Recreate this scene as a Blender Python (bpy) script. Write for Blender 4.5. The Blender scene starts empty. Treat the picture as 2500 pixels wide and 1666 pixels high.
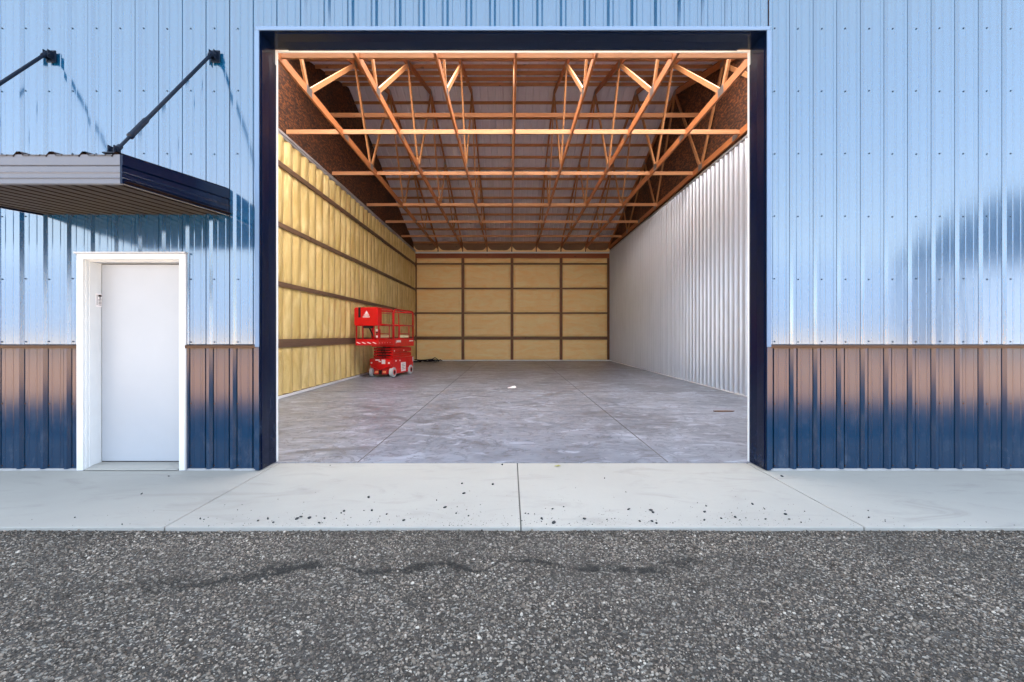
import bpy, bmesh, math, random
import numpy as np
from mathutils import Vector, Matrix, noise
random.seed(7); rng = np.random.default_rng(5)
R = math.radians
S = bpy.context.scene
COL = S.collection

# ------------------------------------------------------------------ camera, sky, sun, exposure
CAMY, CAMZ = -4.43, 1.31
cam = bpy.data.cameras.new('camera'); camo = bpy.data.objects.new('camera', cam); COL.objects.link(camo)
camo.location = (0, CAMY, CAMZ); camo.rotation_euler = (R(90), 0, 0)
cam.sensor_width = 36; cam.lens = 16.07; cam.shift_x = 0.002; cam.shift_y = -0.0064
cam.clip_start = 0.05; cam.clip_end = 3000
S.camera = camo
SUN_EL, SUN_AZ = 58, 8          # sun stands behind the building, the facade is in open shade
w = bpy.data.worlds.new('World'); S.world = w; w.use_nodes = True
wn = w.node_tree.nodes; wl = w.node_tree.links
bg = wn['Background']; sky = wn.new('ShaderNodeTexSky'); sky.sky_type = 'NISHITA'; sky.sun_disc = False
sky.sun_elevation = R(SUN_EL); sky.sun_rotation = R(SUN_AZ); sky.air_density = 1.0; sky.dust_density = .3; sky.altitude = 2400
# thin high cloud veils part of the blue
tcw = wn.new('ShaderNodeTexCoord'); mpw = wn.new('ShaderNodeMapping'); mpw.inputs['Scale'].default_value = (1, 1, 2.6)
nzw = wn.new('ShaderNodeTexNoise'); nzw.inputs['Scale'].default_value = 1.6; nzw.inputs['Detail'].default_value = 6; nzw.inputs['Roughness'].default_value = .55
rpw = wn.new('ShaderNodeValToRGB'); rpw.color_ramp.elements[0].position = .3; rpw.color_ramp.elements[0].color = (.6,.6,.6,1)
rpw.color_ramp.elements[1].position = .75; rpw.color_ramp.elements[1].color = (.9,.9,.9,1)
bww = wn.new('ShaderNodeRGBToBW'); mlw = wn.new('ShaderNodeMix'); mlw.data_type = 'RGBA'
vmw = wn.new('ShaderNodeVectorMath'); vmw.operation = 'SCALE'; vmw.inputs[0].default_value = (1.40, 1.53, 1.53)
wl.new(tcw.outputs['Generated'], mpw.inputs[0]); wl.new(mpw.outputs[0], nzw.inputs['Vector']); wl.new(nzw.outputs['Fac'], rpw.inputs[0])
pww = wn.new('ShaderNodeMath'); pww.operation = 'POWER'; pww.inputs[1].default_value = .25
wl.new(sky.outputs[0], bww.inputs[0]); wl.new(bww.outputs[0], pww.inputs[0]); wl.new(pww.outputs[0], vmw.inputs['Scale'])
wl.new(rpw.outputs[0], mlw.inputs[0]); wl.new(sky.outputs[0], mlw.inputs[6]); wl.new(vmw.outputs[0], mlw.inputs[7])
wl.new(mlw.outputs[2], bg.inputs[0]); bg.inputs[1].default_value = 0.14
sl = bpy.data.lights.new('sun', 'SUN'); sl.energy = 5.0; sl.angle = R(0.5); sl.color = (1, .93, .84)
so = bpy.data.objects.new('sun', sl); COL.objects.link(so)
d = Vector((-math.sin(R(SUN_AZ))*math.cos(R(SUN_EL)), -math.cos(R(SUN_AZ))*math.cos(R(SUN_EL)), -math.sin(R(SUN_EL))))
so.rotation_euler = d.to_track_quat('-Z', 'Y').to_euler(); so.location = (0, 20, 30)
S.view_settings.view_transform = 'Standard'; S.view_settings.look = 'None'
S.view_settings.gamma = 1; S.view_settings.exposure = 3.4
S.render.engine = 'CYCLES'
S.cycles.max_bounces = 14; S.cycles.diffuse_bounces = 8; S.cycles.glossy_bounces = 6

# ------------------------------------------------------------------ node helpers
class Mat:
    def __init__(s, name, base=(.5,.5,.5), rough=.5, ior=1.5, metal=0, tint=None, spec=.5):
        s.m = bpy.data.materials.new(name); s.m.use_nodes = True
        s.t = s.m.node_tree; s.n = s.t.nodes; s.l = s.t.links
        s.b = s.n['Principled BSDF']
        s.set('Base Color', (*base, 1)); s.set('Roughness', rough); s.set('IOR', ior); s.set('Metallic', metal)
        s.set('Specular IOR Level', spec)
        if tint: s.set('Specular Tint', (*tint, 1))
        s._co = None
    def set(s, k, v): s.b.inputs[k].default_value = v
    def link(s, a, k): s.l.new(a, s.b.inputs[k])
    def node(s, t, **kw):
        n = s.n.new('ShaderNode'+t)
        for k, v in kw.items():
            if k in n.inputs: n.inputs[k].default_value = v
            else: setattr(n, k, v)
        return n
    def pos(s, scale=(1,1,1)):
        if s._co is None: s._co = s.n.new('ShaderNodeNewGeometry')
        mp = s.n.new('ShaderNodeMapping'); mp.inputs['Scale'].default_value = scale
        s.l.new(s._co.outputs['Position'], mp.inputs[0]); return mp.outputs[0]
    def obj(s, scale=(1,1,1)):
        tc = s.n.new('ShaderNodeTexCoord')
        mp = s.n.new('ShaderNodeMapping'); mp.inputs['Scale'].default_value = scale
        s.l.new(tc.outputs['Object'], mp.inputs[0]); return mp.outputs[0]
    def noise(s, co, scale=5, detail=4, rough=.55, dist=0):
        n = s.node('TexNoise'); n.inputs['Scale'].default_value = scale; n.inputs['Detail'].default_value = detail
        n.inputs['Roughness'].default_value = rough; n.inputs['Distortion'].default_value = dist
        s.l.new(co, n.inputs['Vector']); return n.outputs['Fac']
    def ramp(s, fac, stops, interp='LINEAR'):
        r = s.n.new('ShaderNodeValToRGB'); e = r.color_ramp.elements; r.color_ramp.interpolation = interp
        while len(e) < len(stops): e.new(.5)
        for el, (p, c) in zip(e, stops):
            el.position = p; el.color = (*c, 1) if len(c) == 3 else c
        s.l.new(fac, r.inputs[0]); return r.outputs[0]
    def mix(s, fac, a, b, mode='MIX'):
        m = s.n.new('ShaderNodeMix'); m.data_type = 'RGBA'; m.blend_type = mode
        for v, i in ((fac, 0), (a, 6), (b, 7)):
            if hasattr(v, 'links'): s.l.new(v, m.inputs[i])
            else: m.inputs[i].default_value = v if i == 0 else ((*v, 1) if len(v) == 3 else v)
        return m.outputs[2]
    def math(s, op, a, b=0, c=0, clamp=False):
        m = s.n.new('ShaderNodeMath'); m.operation = op; m.use_clamp = clamp
        for i, v in enumerate((a, b, c)):
            if hasattr(v, 'links'): s.l.new(v, m.inputs[i])
            else: m.inputs[i].default_value = v
        return m.outputs[0]
    def bump(s, h, strength=.3, dist=.01, prev=None):
        b = s.n.new('ShaderNodeBump'); b.inputs['Strength'].default_value = strength; b.inputs['Distance'].default_value = dist
        s.l.new(h, b.inputs['Height'])
        if prev: s.l.new(prev, b.inputs['Normal'])
        s.link(b.outputs[0], 'Normal'); return b.outputs[0]
    def xyz(s):
        if s._co is None: s._co = s.n.new('ShaderNodeNewGeometry')
        x = s.n.new('ShaderNodeSeparateXYZ'); s.l.new(s._co.outputs['Position'], x.inputs[0]); return x.outputs
    def island(s):
        if s._co is None: s._co = s.n.new('ShaderNodeNewGeometry')
        return s._co.outputs['Random Per Island']

# ------------------------------------------------------------------ materials
def painted(name, base, rough, ior, tint=None, dust=None, wob=.25, spec=.5):
    m = Mat(name, base, rough, ior, tint=tint, spec=spec)
    n1 = m.noise(m.pos((1,1,.25)), 2.2, 3)
    n2 = m.noise(m.pos((6,6,1.2)), 9, 4)
    c = m.mix(m.math('MULTIPLY', n2, .25), base, tuple(min(1, x*1.25+.004) for x in base))
    if dust:
        z = m.xyz()[2]
        dn = m.noise(m.pos((1,1,.5)), 7, 6, .7)
        f = m.math('MULTIPLY', m.math('SUBTRACT', dn, .52, clamp=True), 3.0, clamp=True)
        low = m.math('SUBTRACT', 1, m.math('MULTIPLY', z, dust[1]), clamp=True)
        sp = m.noise(m.pos(), 90, 2, .6)
        spf = m.math('MULTIPLY', m.math('GREATER_THAN', sp, .72), m.math('POWER', low, 3))
        f = m.math('MAXIMUM', m.math('MULTIPLY', m.math('MULTIPLY', f, low), .6), spf)
        c = m.mix(f, c, dust[0])
        m.link(m.math('ADD', m.math('MULTIPLY', f, .3), rough), 'Roughness')
    m.link(c, 'Base Color')
    h = m.math('ADD', n1, m.math('MULTIPLY', n2, .010))
    m.bump(h, wob, .02)
    return m.m
M = {}
M['siding'] = painted('blue_steel_siding', (.002,.050,.135), .13, 2.35, wob=.18)
M['siding_trim'] = painted('blue_steel_trim', (.10,.17,.30), .3, 1.5)
M['soffit'] = painted('dark_brown_soffit', (.022,.012,.008), .35, 1.15, tint=(1,.72,.55), spec=.1)
M['wainscot'] = painted('dark_steel_wainscot', (.0002,.030,.078), .15, 1.62, tint=(1,.66,.36), dust=((.10,.14,.20), 1.3))
M['wtrim'] = painted('dark_steel_cap', (.035,.022,.02), .25, 1.7, tint=(1,.7,.5))
M['navy'] = painted('navy_steel_jamb', (.001,.005,.022), .22, 1.45, spec=.25, dust=((.10,.14,.22), 1.0))
M['bronze'] = painted('bronze_steel_canopy', (.022,.012,.009), .15, 1.6, tint=(1,.72,.55))
M['grey_fascia'] = painted('pale_grey_fascia', (.10,.112,.145), .35, 1.35)
M['screw'] = Mat('screw_head', (.004,.02,.045), .6).m
M['black'] = Mat('black_steel', (.002,.007,.02), .45, spec=.18).m
M['seal'] = Mat('white_vinyl', (.75,.75,.75), .4).m
M['gap'] = Mat('black_rubber_and_shade', (.01,.01,.01), .8).m

m = Mat('white_door_paint', (.50,.52,.56), .35)
n = m.noise(m.pos(), 1.6, 5, .6)
smu = m.noise(m.pos((1,1,1)), 3.1, 7, .75)
f = m.math('MULTIPLY', m.math('SUBTRACT', smu, .64, clamp=True), 2.2, clamp=True)
m.link(m.mix(f, m.mix(n, (.36,.38,.42), (.43,.45,.49)), (.28,.27,.26)), 'Base Color')
m.bump(m.noise(m.pos(), 260, 2), .06, .002); M['door'] = m.m
m = Mat('white_casing_paint', (.70,.71,.72), .4)
m.link(m.mix(m.noise(m.pos(), 4, 5, .6), (.62,.62,.63), (.76,.77,.78)), 'Base Color'); M['casing'] = m.m

def concrete(name, a, b, dark, rough, spec, scuff=False):
    m = Mat(name, a, rough)
    big = m.noise(m.pos(), .55, 6, .62, .6)
    mid = m.noise(m.pos((.6,1.6,1)), 2.2, 8, .68, 1.2)
    fine = m.noise(m.pos(), 60, 3, .6)
    c = m.mix(m.ramp(big, [(.3,(0,0,0)),(.7,(1,1,1))]), a, b)
    c = m.mix(m.ramp(mid, [(.54,(0,0,0)),(.72,(.6,.6,.6))]), c, dark)
    if scuff:
        w1 = m.noise(m.pos((1,1.3,1)), .8, 8, .66, 1.6)
        c = m.mix(m.ramp(w1, [(.50,(0,0,0)),(.66,(.75,.75,.75))]), c, tuple(x*1.15 for x in dark))
        w2 = m.noise(m.pos((1,1.5,1)), 1.25, 6, .6, 2.2)
        c = m.mix(m.ramp(w2, [(.53,(0,0,0)),(.66,(.8,.8,.8))]), c, tuple(min(1, x*1.35) for x in b))
        w3 = m.noise(m.pos((1,1,1)), 2.6, 9, .7, 3.0)
        c = m.mix(m.ramp(w3, [(.53,(0,0,0)),(.57,(.7,.7,.7)),(.62,(.1,.1,.1))]), c, dark)
        m.link(m.math('ADD', rough-.12, m.math('MULTIPLY', mid, .3)), 'Roughness')
    else:
        br = m.noise(m.pos((50,1,1)), 3, 3)
        c = m.mix(m.math('MULTIPLY', br, .12), c, dark)
        sp = m.noise(m.pos(), 150, 2, .5)
        c = m.mix(m.ramp(sp, [(.72,(0,0,0)),(.76,(.5,.5,.5))]), c, dark)
    c = m.mix(m.math('MULTIPLY', fine, .15), c, dark)
    m.link(c, 'Base Color')
    m.bump(m.math('ADD', fine, m.math('MULTIPLY', mid, 2)), .12, .004)
    m.set('Specular IOR Level', spec)
    return m.m
M['apron'] = concrete('broomed_concrete', (.35,.34,.32), (.41,.40,.375), (.26,.25,.235), .75, .35)
M['slab'] = concrete('power_trowelled_slab', (.155,.17,.21), (.30,.335,.42), (.075,.075,.09), .34, .6, True)
M['joint'] = Mat('saw_joint', (.06,.058,.055), .9).m
M['slab_joint'] = Mat('slab_saw_joint', (.16,.155,.16), .8).m

def wood(name, axis, a, b, knots=True, dark=(.05,.02,.008)):
    m = Mat(name, a, .6)
    st = [14, 14, 14]; st[axis] = .8
    g = m.noise(m.pos(tuple(st)), 3.5, 6, .65, .8)
    isl = m.island()
    c = m.mix(m.ramp(g, [(.32,(0,0,0)),(.68,(1,1,1))]), a, b)
    c = m.mix(m.math('MULTIPLY', isl, .45), c, tuple(x*.6 for x in a))
    k = [5, 5, 5]; k[axis] = 2.2
    kn = m.noise(m.pos(tuple(k)), 2.2, 2, .4)
    c = m.mix(m.ramp(kn, [(.70,(0,0,0)),(.76,(.8,.8,.8))]), c, dark)
    m.link(c, 'Base Color'); m.bump(g, .15, .004); return m.m
PINE_A, PINE_B = (.38,.115,.032), (.58,.22,.075)
M['wood_x'] = wood('pine_lumber_across', 0, (.40,.165,.06), (.56,.27,.12))
M['wood_y'] = wood('pine_lumber_lengthwise', 1, PINE_A, PINE_B)
M['wood_z'] = wood('pine_lumber_upright', 2, (.37,.15,.055), (.52,.25,.10))
M['girt'] = wood('treated_girt', 1, (.15,.085,.05), (.24,.145,.09))
M['girt_x'] = wood('back_girt', 0, (.16,.075,.035), (.26,.13,.06))
M['post_z'] = wood('back_post', 2, (.17,.065,.025), (.27,.11,.045))
M['header'] = wood('red_header_beam', 0, (.30,.075,.02), (.40,.11,.035))
M['plate'] = Mat('gusset_plate', (.22,.2,.19), .45, metal=.7).m

m = Mat('oriented_strand_board', (.2,.09,.04), .8)
v = m.node('TexVoronoi'); v.inputs['Scale'].default_value = 16; v.inputs['Randomness'].default_value = 1
m.l.new(m.pos((1,1,2.4)), v.inputs['Vector'])
c = m.ramp(v.outputs['Color'], [(.1,(.02,.006,.002)),(.5,(.07,.020,.005)),(.85,(.24,.075,.018))])
c = m.mix(m.ramp(m.noise(m.pos(), 1.3, 5, .7, 1), [(.4,(0,0,0)),(.7,(.7,.7,.7))]), c, (.015,.006,.003))
m.link(c, 'Base Color'); m.bump(v.outputs['Distance'], .3, .005); M['osb'] = m.m

def foam(name, a, b, axis):
    m = Mat(name, a, .55)
    st = [3, 3, 3]; st[axis] = .9
    g = m.noise(m.pos(tuple(st)), 1.6, 6, .6, .8)
    g2 = m.noise(m.pos(), 26, 4, .6)
    c = m.mix(m.ramp(g, [(.35,(0,0,0)),(.7,(1,1,1))]), a, b)
    c = m.mix(m.math('MULTIPLY', g2, .2), c, tuple(x*.75 for x in a))
    m.link(c, 'Base Color')
    m.bump(m.math('ADD', g, m.math('MULTIPLY', g2, .12)), .85, .035); return m.m
M['foam_l'] = foam('spray_foam_yellow', (.60,.43,.15), (.82,.65,.31), 2)
M['foam_b'] = foam('spray_foam_ochre', (.98,.64,.26), (.98,.78,.40), 0)
m = Mat('galvalume_liner', (.5,.5,.5), .3, metal=.4)
m.link(m.mix(m.noise(m.pos((1,1,.2)), 5, 4), (.37,.39,.44), (.50,.53,.59)), 'Base Color')
m.bump(m.noise(m.pos((1,1,.15)), 2.0, 3), .2, .02); M['liner'] = m.m
m = Mat('grey_trim', (.42,.42,.44), .4, metal=.3); M['grey_trim'] = m.m
m = Mat('roof_steel_underside', (.52,.50,.56), .5)
m.link(m.mix(m.noise(m.pos((1,.3,1)), 6, 4), (.60,.56,.66), (.74,.70,.78)), 'Base Color'); M['roof_under'] = m.m
m = Mat('white_base_trim', (.78,.80,.84), .35); M['base_trim'] = m.m

def lift_red(name, base, rough=.3):
    m = Mat(name, base, rough)
    n = m.noise(m.obj(), 5, 6, .7)
    m.link(m.mix(m.ramp(n, [(.45,(0,0,0)),(.8,(.6,.6,.6))]), base, tuple(x*.55 for x in base)), 'Base Color')
    m.set('Coat Weight', .3); return m.m
M['red'] = lift_red('red_lift_paint', (.68,.004,.007))
M['red_dark'] = lift_red('deep_red_lift_paint', (.55,.006,.012), .4)
M['tyre'] = Mat('non_marking_tyre', (.50,.53,.56), .7).m
M['decal'] = Mat('white_decal', (.9,.85,.86), .5).m
M['decal_y'] = Mat('cream_decal', (.85,.72,.45), .5).m
M['orange'] = Mat('orange_reflector', (.85,.35,.15), .4).m

# ---- gravel colours with the dark damp streak, shared by the ground sheet and the loose stones
def streak(m):
    x, y, z = m.xyz()
    fc = m.n.new('ShaderNodeFloatCurve')
    t = m.math('DIVIDE', m.math('ADD', x, 2.6), 5.2, clamp=True)
    m.l.new(t, fc.inputs['Value'])
    cv = fc.mapping.curves[0]
    pts = [(-2.6,-2.02),(-2.1,-2.0),(-1.75,-1.99),(-1.5,-1.93),(-1.3,-1.83),(-1.0,-1.78),(-.82,-1.86),(-.6,-1.84),(-.35,-1.76),(-.2,-1.86),(-.02,-1.72),(.4,-1.80),(.8,-1.82),(1.1,-1.74),(1.8,-1.72),(2.6,-1.9)]
    cv.points[0].location = ((pts[0][0]+2.6)/5.2, pts[0][1]+3); cv.points[1].location = ((pts[-1][0]+2.6)/5.2, pts[-1][1]+3)
    for px, py in pts[1:-1]: cv.points.new((px+2.6)/5.2, py+3)
    fc.mapping.use_clip = False; fc.mapping.update()
    yc = m.math('SUBTRACT', fc.outputs[0], 3)
    wob = m.math('MULTIPLY', m.math('SUBTRACT', m.noise(m.pos(), 6, 8, .78), .5), .26)
    dist = m.math('ABSOLUTE', m.math('SUBTRACT', m.math('ADD', y, wob), yc))
    wid = m.math('MULTIPLY', m.math('MAXIMUM', m.math('SUBTRACT', m.noise(m.pos((1,.3,1)), 2.6, 3),   .39), .0), .50)
    f = m.math('SUBTRACT', 1, m.math('DIVIDE', dist, m.math('ADD', wid, .012)), clamp=True)
    side = m.math('SUBTRACT', 2.1, m.math('ABSOLUTE', m.math('ADD', x, .35)), clamp=True)
    brk = m.math('MULTIPLY', m.math('SUBTRACT', m.noise(m.pos(), 11, 5, .75), .36, clamp=True), 7, clamp=True)
    return m.math('MULTIPLY', m.math('MULTIPLY', m.math('MULTIPLY', f, 1.5, clamp=True), brk), side)
m = Mat('gravel_bed', (.06,.055,.05), .9)
v = m.node('TexVoronoi'); v.inputs['Scale'].default_value = 85; m.l.new(m.pos(), v.inputs['Vector'])
big = m.noise(m.pos(), 1.4, 5, .6)
sep = m.n.new('ShaderNodeSeparateColor'); m.l.new(v.outputs['Color'], sep.inputs[0])
c = m.ramp(sep.outputs[0], [(0,(.025,.021,.018)),(.5,(.055,.047,.041)),(.84,(.085,.075,.068)),(.93,(.3,.28,.25))])
c = m.mix(m.math('MULTIPLY', m.math('SUBTRACT', .62, big, clamp=True), 1.6), c, (.035,.031,.028))
c = m.mix(m.math('MULTIPLY', streak(m), .9), c, (.014,.013,.012))
x, y, z = m.xyz()
far = m.math('MULTIPLY', m.math('SUBTRACT', -4.6, y, clamp=True), 1.0, clamp=True)
earth = m.mix(m.noise(m.pos(), .12, 6, .65), (.50,.38,.26), (.60,.47,.34))  # tan yard out of view, lightened to bounce warm fill light
c = m.mix(m.math('MULTIPLY', far, .93), c, earth)
c = m.mix(m.math('MULTIPLY', m.math('SUBTRACT', -34, y, clamp=True), .9), c, (.17,.17,.15))
m.link(c, 'Base Color'); m.bump(v.outputs['Distance'], .8, .012); M['ground'] = m.m
m = Mat('gravel_stone', (.1,.1,.1), .75)
isl = m.island()
c = m.ramp(isl, [(0,(.030,.022,.016)),(.22,(.125,.100,.080)),(.65,(.245,.202,.166)),(.86,(.36,.305,.255)),(.955,(.50,.445,.385)),(1,(.66,.60,.53))])
big = m.noise(m.pos(), 1.7, 5, .62)
c = m.mix(m.math('MULTIPLY', m.math('SUBTRACT', .60, big, clamp=True), 2.2), c, (.06,.053,.047))
c = m.mix(m.math('MULTIPLY', streak(m), .92), c, (.014,.013,.012))
c = m.mix(m.math('MULTIPLY', m.noise(m.pos(), 220, 3), .3), c, (.05,.045,.04))
m.link(c, 'Base Color'); m.set('Specular IOR Level', .3); M['stone'] = m.m
m = Mat('dark_pebble', (.03,.032,.036), .8); M['pebble'] = m.m

# ------------------------------------------------------------------ mesh helpers
class MB:
    def __init__(s): s.v = []; s.f = []; s.mi = []
    def add(s, vs, fs, mi=0):
        b = len(s.v); s.v += [tuple(p) for p in vs]; s.f += [tuple(b+i for i in f) for f in fs]; s.mi += [mi]*len(fs); return s
    def box(s, x0, x1, y0, y1, z0, z1, mi=0, rot=None, c=None):
        vs = [Vector((x, y, z)) for z in (z0, z1) for y in (y0, y1) for x in (x0, x1)]
        if rot is not None:
            c = Vector(c) if c is not None else Vector(((x0+x1)/2, (y0+y1)/2, (z0+z1)/2))
            vs = [rot @ (p-c) + c for p in vs]
        return s.add(vs, [(0,2,3,1),(4,5,7,6),(0,1,5,4),(2,6,7,3),(0,4,6,2),(1,3,7,5)], mi)
    def bar(s, a, b, w, h, mi=0, up=(1,0,0)):       # rectangular board from a to b; w along 'up', h across
        a, b = Vector(a), Vector(b); t = (b-a).normalized(); u = Vector(up); u = (u - t*u.dot(t)).normalized(); n = t.cross(u)
        vs = [p + u*i*w/2 + n*j*h/2 for p in (a, b) for i, j in ((-1,-1),(1,-1),(1,1),(-1,1))]
        return s.add(vs, [(0,3,2,1),(4,5,6,7),(0,1,5,4),(1,2,6,5),(2,3,7,6),(3,0,4,7)], mi)
    def tube(s, pts, r, n=10, mi=0, closed=False):
        pts = [Vector(p) for p in pts]; N = len(pts); rs = r if isinstance(r, (list, tuple)) else [r]*N
        vs = []; prev = None
        for i, p in enumerate(pts):
            if closed: t = (pts[(i+1) % N]-pts[i-1]).normalized()
            else: t = (pts[min(i+1, N-1)]-pts[max(i-1, 0)]).normalized()
            u = prev if prev is not None else (Vector((0,0,1)) if abs(t.z) < .9 else Vector((1,0,0)))
            u = (u - t*u.dot(t)).normalized(); prev = u; q = t.cross(u)
            vs += [p + (u*math.cos(a)+q*math.sin(a))*rs[i] for a in [2*math.pi*k/n for k in range(n)]]
        fs = []
        for i in range(N if closed else N-1):
            j = (i+1) % N
            fs += [(i*n+k, i*n+(k+1) % n, j*n+(k+1) % n, j*n+k) for k in range(n)]
        if not closed: fs += [tuple(range(n))[::-1], tuple((N-1)*n+k for k in range(n))]
        return s.add(vs, fs, mi)
    def prism(s, poly, axis, a, b, mi=0):            # polygon in the other two axes, extruded along axis
        n = len(poly)
        def P(p, t):
            q = list(p); q.insert(axis, t); return q
        vs = [P(p, a) for p in poly]+[P(p, b) for p in poly]
        fs = [tuple(range(n))[::-1], tuple(range(n, 2*n))]+[(i, (i+1) % n, n+(i+1) % n, n+i) for i in range(n)]
        return s.add(vs, fs, mi)
    def build(s, name, mats, parent=None, bevel=0, smooth=False):
        me = bpy.data.meshes.new(name); me.from_pydata(s.v, [], s.f)
        for mm in (mats if isinstance(mats, list) else [mats]): me.materials.append(mm)
        me.polygons.foreach_set('material_index', s.mi)
        bm = bmesh.new(); bm.from_mesh(me); bmesh.ops.recalc_face_normals(bm, faces=bm.faces)
        bm.to_mesh(me); bm.free()
        if smooth: me.polygons.foreach_set('use_smooth', [True]*len(me.polygons))
        o = bpy.data.objects.new(name, me); COL.objects.link(o)
        if parent is not None:
            o.parent = parent
        if bevel:
            b = o.modifiers.new('bevel', 'BEVEL'); b.width = bevel; b.segments = 2; b.limit_method = 'ANGLE'
        return o
def empty(name, loc=(0,0,0), rz=0):
    o = bpy.data.objects.new(name, None); COL.objects.link(o); o.location = loc; o.rotation_euler.z = rz; o.empty_display_size = .2; return o
def tag(o, label=None, cat=None, group=None, kind=None):
    for k, v in (('label', label), ('category', cat), ('group', group), ('kind', kind)):
        if v: o[k] = v
    return o

# ------------------------------------------------------------------ building data
XL, XR = -4.785, 4.965            # inner faces of the bay's side walls
DEP = 18.3                        # depth of the bay
OX0, OX1, OZ = -2.409, 2.468, 4.231   # big opening
BX0, BX1 = -10.4, 10.6            # whole facade
EAVE, SLOPE = 5.80, .306
WT = 5.44                         # top of the bay walls
def roofz(y): return EAVE + SLOPE*(y if y < DEP/2 else DEP-y)
P9 = .2286
def prof(x0, x1, org, hmaj=.024, hmin=.0035, gr=(.004, .006)):
    """steel panel profile: x and height of each break, clipped to x0..x1"""
    k0 = math.floor((x0-org)/P9)-1; k1 = math.ceil((x1-org)/P9)+1; pts = []
    for k in range(k0, k1+1):
        c = org+k*P9
        pts += [(c-.034-gr[0],0),(c-.034-gr[0]*.8,-gr[1]),(c-.034,-gr[1]),(c-.033,0),(c-.013,hmaj),(c+.013,hmaj),(c+.033,0)]
        if gr[0] > .006: pts += [(c+.034,-gr[1]),(c+.034+gr[0]*.8,-gr[1]),(c+.034+gr[0],0)]
        for q in (1, 2):
            e = c+q*P9/3
            pts += [(e-.009,0),(e-.004,hmin),(e+.004,hmin),(e+.009,0)]
    out = []
    for (xa, ha), (xb, hb) in zip(pts, pts[1:]):
        if xb <= x0 or xa >= x1: continue
        if xa < x0: ha = ha+(hb-ha)*(x0-xa)/(xb-xa); xa = x0
        if xb > x1: hb = ha+(hb-ha)*(x1-xa)/(xb-xa) if xb != xa else hb; xb = x1
        if not out: out.append((xa, ha))
        out.append((xb, hb))
    return out
def sheet(mb, x0, x1, z0, z1, org, y=0, sgn=-1, seg=.6, **k):
    pr = prof(x0, x1, org, **k); nz = max(1, int((z1-z0)/seg)); n = len(pr)
    vs = [(x, y+sgn*h, z0+(z1-z0)*j/nz) for j in range(nz+1) for x, h in pr]
    mb.add(vs, [(j*n+i, j*n+i+1, (j+1)*n+i+1, (j+1)*n+i) for j in range(nz) for i in range(n-1)])
def screw(mb, x, y, z, r=.0058):
    n = 8
    for rr, h0, h1 in ((r*1.25, 0, .003), (r*.8, .003, .008)):
        vs = [(x+rr*math.cos(2*math.pi*i/n), y-h, z+rr*math.sin(2*math.pi*i/n)) for h in (h0, h1) for i in range(n)]
        mb.add(vs, [tuple(range(n)), tuple(range(n, 2*n))]+[(i, (i+1) % n, n+(i+1) % n, n+i) for i in range(n)], 1)
def screws(mb, x0, x1, rows, org):
    k0 = math.ceil((x0-org-.048)/P9)
    x = org+.048+k0*P9
    while x < x1-.01:
        for z in rows: screw(mb, x+random.uniform(-.003,.003), 0, z+random.uniform(-.004,.004))
        x += P9

bld = empty('metal_building', (0, 0, 0))
tag(bld, 'blue steel clad storage building with dark wainscot, big open bay, white side door and canopy', 'building')
ORG_L, ORG_R = -2.226, 2.745
ROWS = [1.24+.607*i for i in range(8)]
WZ0, WZ1 = .012, 1.185
DX0, DX1, DZ = -4.170, -3.130, 2.085      # entry door casing outside
mb = MB()                                  # siding left of the opening, with the door cut out
sheet(mb, BX0, DX0, 1.215, EAVE+.02, ORG_L)
sheet(mb, DX0, DX1, DZ+.02, EAVE+.02, ORG_L)
sheet(mb, DX1, OX0-.032, 1.215, EAVE+.02, ORG_L)
screws(mb, BX0, DX0, ROWS, ORG_L); screws(mb, DX0, DX1, [z for z in ROWS if z > DZ+.05], ORG_L); screws(mb, DX1, OX0-.04, ROWS, ORG_L)
s = mb.build('metal_siding', [M['siding'], M['screw']], bld)
mb = MB(); mb.box(-2.702, -2.699, -.024, 0, 1.215, EAVE); mb.build('panel_seam', M['screw'], s)
mb = MB(); sheet(mb, OX0-.032, OX1+.032, OZ+.035, EAVE+.02, ORG_L)
screws(mb, OX0, OX1, [4.285, 4.88, 5.48], ORG_L)
mb.build('metal_siding', [M['siding'], M['screw']], bld)
mb = MB(); sheet(mb, OX1+.032, BX1, 1.215, EAVE+.02, ORG_R); screws(mb, OX1+.04, BX1, ROWS, ORG_R)
s = mb.build('metal_siding', [M['siding'], M['screw']], bld)
for x0, x1, org in ((BX0, DX0, ORG_L), (DX1, OX0-.032, ORG_L), (OX1+.032, BX1, ORG_R)):
    mb = MB(); sheet(mb, x0, x1, WZ0, WZ1, org, seg=.3, hmaj=.028, gr=(.009, .02)); screws(mb, x0, x1, [.64, .04], org)
    ws = mb.build('wainscot', [M['wainscot'], M['wtrim']], bld)
    mb = MB(); mb.prism([(-.002,1.182),(-.030,1.176),(-.034,1.204),(-.024,1.212),(-.002,1.217)], 0, x0+.001, x1-.001)
    mb.build('wainscot_cap', M['wtrim'], ws)
    mb = MB(); mb.box(x0, x1, -.014, .02, -.004, .013); mb.build('base_flashing', M['grey_trim'], ws)

# core of the front wall (framing and boards behind the steel)
mb = MB()
for x0, x1, z0, z1 in ((BX0, DX0+.03, -.05, EAVE), (DX0+.03, DX1-.03, DZ-.015, EAVE), (DX1-.03, OX0-.03, -.05, EAVE), (OX0-.03, OX1+.03, OZ+.03, EAVE), (OX1+.03, BX1, -.05, EAVE)):
    mb = MB(); mb.box(x0, x1, .024, .245, z0, z1); mb.build('wall_framing', M['girt_x'], bld)

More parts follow.
